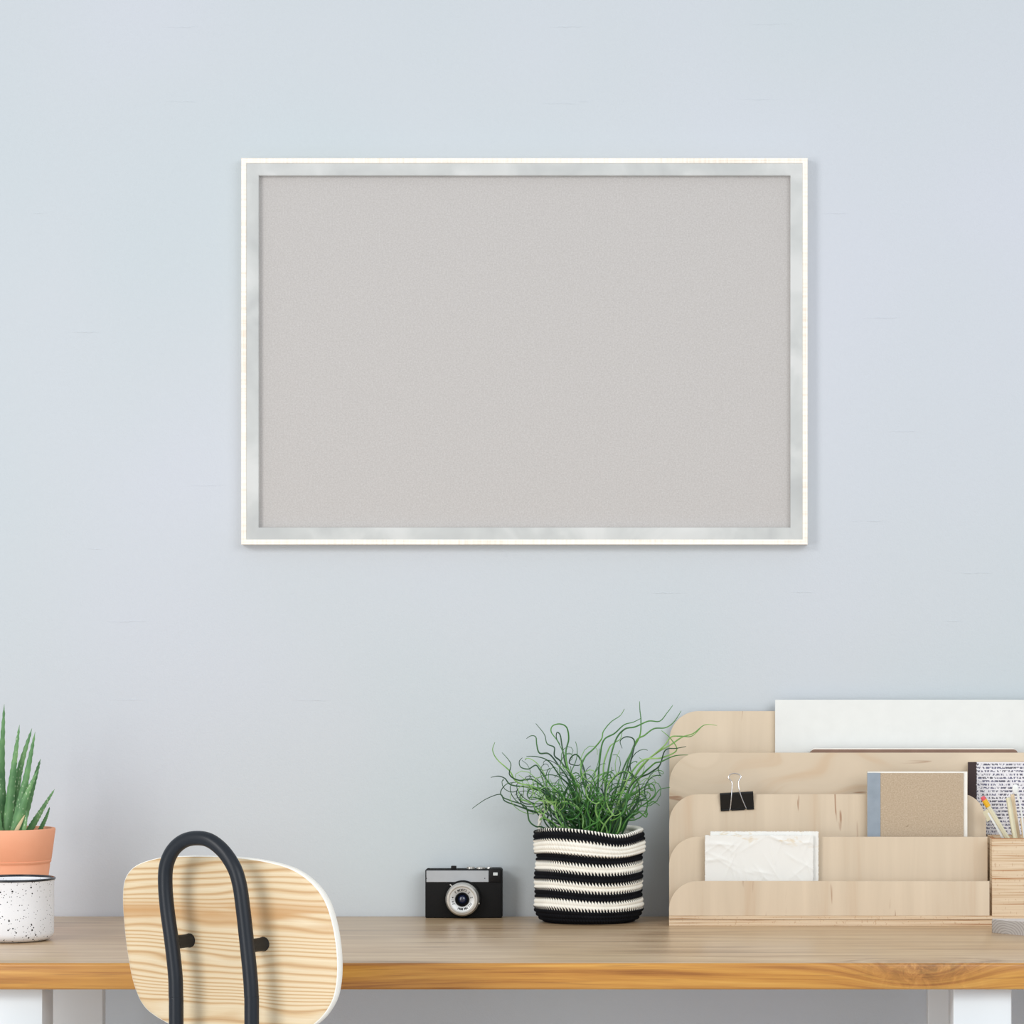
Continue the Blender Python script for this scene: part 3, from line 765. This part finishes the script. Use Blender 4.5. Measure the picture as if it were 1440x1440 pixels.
obj('shutter_button', nbox(p0.x, p1.x, CYF + .005, CYF + .013, p1.z - .001, p0.z, .0005, 2), M_cgloss, vc)
q = at(602.8, 1222, CYF + .01); obj('strap_lug', lathe(bmesh.new(), [(0, .0014), (.0012, .0012), (.0016, 0), (.0016, -.001)], (q.x, CYF + .01, ztop - .0002), 'z', 16), M_cgloss, vc)
for px, r_, h_ in ((662, .0052, .0026), (676, .0060, .0022), (687.5, .0030, .0024)):
    q = at(px, 1220, CYF + .012)
    obj('dial', lathe(bmesh.new(), [(0, h_), (r_ * .9, h_), (r_, h_ - .0005), (r_, -.0005), (0, -.0005)], (q.x, CYF + .013, ztop), 'z', 32), M_chrome, vc)
q = at(697, 1222, CYF); 
obj('accessory_shoe', nbox(q.x - .0055, q.x + .0055, CYF + .006, CYF + .018, ztop, ztop + .0016, .0003, 1), M_cgloss, vc)
lc = at(651, 1263.6, CYF)                                          # lens axis on the body front
obj('lens_mount', lathe(bmesh.new(), [(0, .001), (.0238, .001), (.0238, -.0030), (.0230, -.0040), (.020, -.0040)], (lc.x, CYF, lc.z), 'y', 72), M_cgloss, vc)
lens = obj('lens_barrel', lathe(bmesh.new(), [(.0208, .0), (.0210, -.0060), (.0216, -.0064), (.0216, -.0120), (.0211, -.0126), (.0206, -.0160), (.0196, -.0175), (.0172, -.0178), (.0168, -.0168), (.0155, -.0166)], (lc.x, CYF, lc.z), 'y', 96), M_chrome, vc)
obj('name_ring', lathe(bmesh.new(), [(.0160, -.0160), (.0155, -.0168), (.0092, -.0150), (.0088, -.0145), (.0088, -.012)], (lc.x, CYF, lc.z), 'y', 96), M_ring, lens)
obj('lens_hood', lathe(bmesh.new(), [(.0092, -.0140), (.0090, -.0158), (.0084, -.0160), (.0058, -.0120), (.0055, -.010), (0, -.010)], (lc.x, CYF, lc.z), 'y', 64), M_cgloss, lens)
g = G('coated_glass'); M_glass = g.done((26, 34, 62), .05, coat=1, coat_r=.02)
obj('front_glass', lathe(bmesh.new(), [(.0057, -.0115), (.0045, -.0132), (.0025, -.0142), (0, -.0146)], (lc.x, CYF, lc.z), 'y', 48), M_glass, lens)
for px, py in ((633.4, 1244.6), (673.4, 1270.7)):
    q = at(px, py, CYF - .008); d0 = Vector((lc.x, 0, lc.z)); e = Vector((q.x, 0, q.z)); d_ = (d0 - e).normalized()
    bm = tube(bmesh.new(), [Vector((q.x, CYF - .006, q.z)), Vector((q.x, CYF - .006, q.z)) + d_ * .0035], .0006, 8)
    bmesh.ops.create_uvsphere(bm, u_segments=12, v_segments=8, radius=.0012, matrix=Matrix.Translation((q.x, CYF - .006, q.z)))
    obj('lever', bm, M_chrome, lens)
def glyph(ch, size):
    cu = bpy.data.curves.new('t', 'FONT'); cu.body = ch; cu.size = size; cu.align_x = 'CENTER'; cu.resolution_u = 3; cu.offset = size * .012
    o = bpy.data.objects.new('t', cu); COL.objects.link(o); bpy.context.view_layer.update()
    me = bpy.data.meshes.new_from_object(o.evaluated_get(bpy.context.evaluated_depsgraph_get())); bpy.data.objects.remove(o); return me
bm = bmesh.new()
for ch, deg in (('F', 132), ('M', 112), ('O', 100), ('B', 88), ('T', 77), ('S', 66), ('S', 45), ('2', 12), ('N', -30), ('2', -44), ('N', -62), ('M', -70), ('M', -92), ('M', -101), ('H', -110), ('4', 168), ('/', 182), ('4', 194), ('0', 207), ('.', 218)):
    me = glyph(ch, .0046); t = math.radians(deg); rr = .0108; s = Vector((math.sin(t), 0, -math.cos(t)))
    ux = Vector((math.sin(t), 0, -math.cos(t))); uz = Vector((math.cos(t), 0, math.sin(t)))
    tmp = [bm.verts.new(Vector((lc.x, CYF, lc.z)) + ux * v_.co.x + uz * (rr + v_.co.y) + Vector((0, -.0150 - .0018 * ((rr + v_.co.y) - .0092) / .0063 - .00008, 0))) for v_ in me.vertices]
    for p_ in me.polygons:
        try: bm.faces.new([tmp[i] for i in p_.vertices])
        except ValueError: pass
obj('engraved_lettering', bm, M_ink, lens, recalc=False)

# ------------------------------------------------------------------ enamel mug and aloe pot
mc = at(18.5, 1318, -.345); MX, MY = mc.x, -.346
g = G('speckled_enamel'); col = (236, 238, 242); cur = None
for sc_, th0, th1, sd in ((230, .11, .15, 0), (330, .15, .20, 3.3), (190, .19, .23, 6.1)):
    vo = g.n('ShaderNodeTexVoronoi', i_Vector=g.co((1, 1, 1), (sd, sd, sd)), i_Scale=sc_)
    msk = g.ramp(vo.outputs['Distance'], [(th0, (255, 255, 255)), (th1, (0, 0, 0))])
    rc = g.n('ShaderNodeSeparateColor'); g.t.links.new(vo.outputs['Color'], rc.inputs[0])
    keep = g.math('GREATER_THAN', rc.outputs[0], (.45, .40, .35)[int(sd > 0) + int(sd > 4)])
    if sd > 4:
        cl_ = g.noise(g.co((1, 1, 1), (0, 0, .02)), 26, 1); keep = g.math('MULTIPLY', keep, g.math('GREATER_THAN', cl_, .55))
    f_ = g.math('MULTIPLY', msk, keep)
    cur = f_ if cur is None else g.math('MAXIMUM', cur, f_)
M_enamel = g.done(g.mix(cur, col, (34, 34, 38)), .33, spec=.4)
M_rim = plain('black_enamel_rim', (34, 38, 44), .25)
mug = thing('enamel_mug', 'white enamel mug with black speckles and a black rim, left end of the desk', 'mug', (MX, MY, ZT))
RM = .0485; HM = at(18, 1235.4, MY).z - ZT
pr = [(0, .0015), (RM - .016, .0015), (RM - .013, 0), (RM - .010, .0006)]
for k in range(9): t = -PI / 2 + PI / 2 * k / 8; pr.append((RM - .010 + .010 * math.cos(t), .0108 + .010 * math.sin(t)))
pr += [(RM + .0003, HM * .5), (RM + .0003, HM - .004), (RM + .0012, HM - .0012), (RM - .0010, HM - .0012), (RM - .0018, HM - .004), (RM - .0018, .012), (RM - .010, .003), (0, .003)]
obj('cup_body', lathe(bmesh.new(), pr, (MX, MY, ZT), n=96), M_enamel, mug)
bm = bmesh.new(); tube(bm, [(MX + (RM + .0006) * math.cos(2 * PI * i / 96), MY + (RM + .0006) * math.sin(2 * PI * i / 96), ZT + HM) for i in range(96)], .0015, 10, closed=True)
obj('rim', bm, M_rim, mug)

g = G('terracotta'); n1 = g.noise(g.co((8, 8, 14)), 1, 4); g.bump(g.noise(g.co(), 500, 2), .12, .0005)
M_terra = g.done(g.ramp(n1, [(.3, (240, 168, 132)), (.55, (247, 179, 144)), (.75, (250, 188, 156))]), .75, spec=.2)
PX_, PY_ = at(16, 1300, -.185).x, -.185
al = thing('aloe_plant', 'spiky aloe vera in a terracotta pot standing behind the speckled mug', 'potted plant', (PX_, PY_, ZT))
sc_p = (D + PY_) / F; RT_ = 61.5 * sc_p; HT = at(0, 1164.5, PY_).z - ZT; RB = .041
zg = at(0, 1213, PY_).z - ZT
def rad(h): return RT_ - (RT_ - .0375) * (1 - h / HT) * 1.02
pr = [(0, 0), (rad(0) - .001, 0), (rad(0), .001), (rad(zg - .003) - .0006, zg - .003), (rad(zg - .001) - .0012, zg - .0012), (rad(zg) - .0008, zg), (rad(zg) + .0003, zg + .0008), (rad(zg + .003) + .0003, zg + .003),(rad(zg+.0036)-.0003, zg+.0036),(rad(zg + .0044) + .0002, zg + .0044), (rad(HT - .002), HT - .002), (rad(HT) - .0008, HT), (rad(HT) - .0042, HT), (rad(HT) - .0050, HT - .0015), (rad(HT - .02) - .0052, HT - .02), (rad(.01) - .006, .01), (0, .008)]
obj('pot', lathe(bmesh.new(), pr, (PX_, PY_, ZT), n=96), M_terra, al, sharp=50)
ra = rad(HT - .008) - .0056
obj('soil', lathe(bmesh.new(), [(0, HT - .006), (ra * .6, HT - .0065), (ra, HT - .008), (ra, HT - .016), (0, HT - .016)], (PX_, PY_, ZT), n=48), M_soil, al)
g = G('aloe_skin'); vo = g.n('ShaderNodeTexVoronoi', i_Vector=g.co((1, 1, .55)), i_Scale=330)
sp_ = g.ramp(vo.outputs['Distance'], [(.20, (255, 255, 255)), (.32, (0, 0, 0))]); rc = g.n('ShaderNodeSeparateColor'); g.t.links.new(vo.outputs['Color'], rc.inputs[0])
f_ = g.math('MULTIPLY', sp_, g.math('GREATER_THAN', rc.outputs[1], .5)); base_ = g.ramp(g.noise(g.co(), 40, 2), [(.3, (72, 118, 74)), (.55, (100, 146, 94)), (.75, (126, 168, 110))])
M_aloe = g.done(g.mix(g.math('MULTIPLY', f_, .6), base_, (188, 210, 172)), .45, spec=.4)
M_dry = plain('dry_leaf', (206, 190, 150), .7)
leaves = [([(1, 1170), (2, 1080), (6, 990)], 13, -.150, 0), ([(10, 1170), (18, 1090), (27.5, 1019)], 12, -.185, 0), ([(15, 1170), (26, 1090), (45, 1024)], 12.5, -.175, 0),
          ([(21, 1170), (36, 1098), (49.5, 1029)], 12, -.205, 0), ([(27, 1170), (44, 1112), (57, 1067)], 11, -.19, 0), ([(20, 1170), (36, 1122), (53, 1083)], 11, -.215, 0),
          ([(40, 1170), (58, 1140), (77, 1109.5)], 8, -.185, 0), ([(55, 1170), (65, 1149), (70, 1134.5)], 5, -.175, 0), ([(22, 1170), (30, 1155), (35, 1146)], 5, -.222, 1), ([(33, 1170), (36, 1156), (38, 1140)], 5, -.222, 0),
          ([(-2, 1170), (-16, 1090), (-34, 1010)], 12, -.19, 0), ([(-8, 1170), (-30, 1110), (-58, 1060)], 11, -.18, 0), ([(-14, 1170), (-34, 1130), (-60, 1100)], 9, -.20, 0), ([(4, 1170), (2, 1100), (-8, 1040)], 12, -.165, 0)]
for k, (tr, wd, Yl, dry) in enumerate(leaves):
    P = catmull([at(px, py, Yl) for px, py in tr], 14); L = len(P); bm = bmesh.new(); rings = []
    wv = wd * sc_p / 2
    for i, p in enumerate(P):
        t = i / (L - 1); T = (P[min(i + 1, L - 1)] - P[max(i - 1, 0)]).normalized(); N = Vector((T.z, 0, -T.x)).normalized(); wl_ = wv * (1 - t ** 1.7) * (1 + .12 * math.sin(min(1, t * 2) * PI)) + .0001
        if i % 2 and not dry and i < L - 3: tw = wl_ + .0006
        else: tw = wl_
        dp = wl_ * .55; ring = []
        for (a_, b_) in ((1, 0), (.62, -.62), (0, -.85), (-.62, -.62), (-1, 0), (-.5, .12), (0, .15), (.5, .12)):
            ring.append(bm.verts.new(p + N * a_ * (tw if abs(a_) == 1 else wl_) + Vector((0, 1, 0)) * b_ * dp))
        rings.append(ring)
    for A, B in zip(rings, rings[1:]):
        for j in range(8): bm.faces.new((A[j], A[(j + 1) % 8], B[(j + 1) % 8], B[j]))
    bm.faces.new(rings[0]); bm.faces.new(rings[-1][::-1])
    o = obj('leaf', bm, M_dry if dry else M_aloe, al, sharp=60)
    if dry: o['label'] = 'dried pale leaf'

# ------------------------------------------------------------------ chair seen from behind
ang = math.radians(27); fw = Vector((math.sin(ang), math.cos(ang), 0)); lt = Vector((math.cos(ang), -math.sin(ang), 0))
C0 = at(326, 1330, -.80); C0.z = 0
KC = .55
def surf(u, z, off=0):      # camera-side surface of the backrest, off > 0 goes away from the camera
    nrm = (fw - lt * (2 * KC * u)).normalized()
    return C0 + lt * u + fw * (KC * u * u) + nrm * off + Vector((0, 0, z))
def solve(px, py, fn):
    lo, hi = -.4, .4
    for _ in range(50):
        m = (lo + hi) / 2; p = fn(m); X_ = CX + (p.x - CAMX) * F / (D + p.y)
        if X_ < px: lo = m
        else: hi = m
    p = fn(m); return m, CAMZ - (py - CY) * (D + p.y) / F
out = [(222, 1206.5), (250, 1204.3), (291, 1204), (335, 1206), (376, 1212), (410, 1222), (436, 1239), (455, 1262), (466, 1290), (473, 1325), (475.5, 1360), (473, 1390), (466, 1412), (450, 1434), (425, 1450), (380, 1459), (320, 1460), (270, 1453), (235, 1439), (204, 1417.5), (188.5, 1387), (179.5, 1345.5), (174.4, 1304), (172, 1263), (175.7, 1235), (191, 1217)]
uz = [solve(px, py, lambda m: surf(m, 0)) for px, py in out]
uz = [(p.x, p.y) for p in catmull([(u, z, 0) for u, z in uz], 5, closed=True)]
chair = thing('chair', 'low chair with a rounded pine veneer backrest on a bent black tube, seen from behind', 'chair', (C0.x + fw.x * .17, C0.y + fw.y * .17, 0))
uc = sum(u for u, z in uz) / len(uz); zc_ = sum(z for u, z in uz) / len(uz); TB = .0125
bm = bmesh.new(); lay = []
def ring_at(s, off): return [bm.verts.new(surf(uc + (u - uc) * s, zc_ + (z - zc_) * s, off)) for u, z in uz]
front = [ring_at(s, 0) for s in (.15, .35, .55, .72, .86, .95, .992)]; edge = [ring_at(1, o_) for o_ in (.0010, TB / 2, TB - .0010)]
back = [ring_at(s, TB) for s in (.992, .95, .86, .72, .55, .35, .15)]
seq = front + edge + back; n_ = len(uz)
for qi, (A, B) in enumerate(zip(seq, seq[1:])):
    for j in range(n_):
        f = bm.faces.new((A[j], A[(j + 1) % n_], B[(j + 1) % n_], B[j])); f.material_index = 1 if 7 <= qi + 1 <= 9 else 0
bm.faces.new(seq[0]); bm.faces.new(seq[-1][::-1])
obj('backrest', bm, [M_pine, M_pine_edge], chair, sharp=50)
ST = .031; TR = .0078
def tpl(u, z=0): return C0 - fw * ST + lt * u + Vector((0, 0, z))
ctr = [(247.8, 1439), (247.4, 1400), (246.5, 1371), (241.5, 1325), (235.2, 1279), (232.4, 1243), (234, 1217), (243, 1196), (258, 1182.8), (276, 1178.6), (295, 1182), (314, 1197), (329, 1219.6), (336.6, 1243), (341.4, 1275), (347.0, 1325), (351.7, 1371), (353.5, 1400), (354, 1439)]
P = []
for px, py in ctr: u, z = solve(px, py, lambda m: tpl(m)); P.append(tpl(u, z))
lo_l = P[0].copy(); lo_r = P[-1].copy()
def down(p, sgn): return [Vector((p.x, p.y, .45)) - fw * .0, Vector((p.x, p.y, .012)) - fw * .06 + lt * sgn * .03]
P = [down(P[0], -1)[1], down(P[0], -1)[0]] + P + [down(P[-1], 1)[0], down(P[-1], 1)[1]]
obj('frame_tube', tube(bmesh.new(), catmull(P, 9), TR, 20), M_blacktube, chair)
for px, py, bpx, bpy_ in ((241.2, 1326, 0, 0), (346.5, 1331, 0, 0)):
    u, z = solve(px, py, lambda m: tpl(m)); a_ = tpl(u, z); b_ = a_ + fw * (ST + KC * u * u - .0005)
    obj('standoff', tube(bmesh.new(), [a_ + fw * .003, a_ + (b_ - a_) * .5, b_ - fw * .002, b_], [.0078, .0072, .0072, .0078], 20), M_blackrod, chair)
# seat and front legs (below the picture)
sl = (lo_l + lo_r) / 2; sl.z = 0
def sp_(u, f, z): return sl + lt * u + fw * f + Vector((0, 0, z))
pts = []
for k in range(40):
    t = 2 * PI * k / 40; cu_, su_ = math.cos(t), math.sin(t); e = .55
    pts.append((math.copysign(abs(cu_) ** e, cu_) * .19, .215 + math.copysign(abs(su_) ** e, su_) * .185))
bm = bmesh.new(); A = [bm.verts.new(sp_(u, f, .448)) for u, f in pts]; B = [bm.verts.new(sp_(u, f, .461)) for u, f in pts]
bm.faces.new(A); bm.faces.new(B[::-1])
for i in range(40): bm.faces.new((A[i], A[(i + 1) % 40], B[(i + 1) % 40], B[i]))
obj('seat', bm, M_birch_h, chair)
for s in (-1, 1):
    P = [sp_(s * .043, 0, .44), sp_(s * .12, .10, .437), sp_(s * .15, .30, .437), sp_(s * .16, .335, .42), sp_(s * .185, .37, .012)]
    obj('leg', tube(bmesh.new(), catmull(P, 8), TR, 16), M_blacktube, chair)
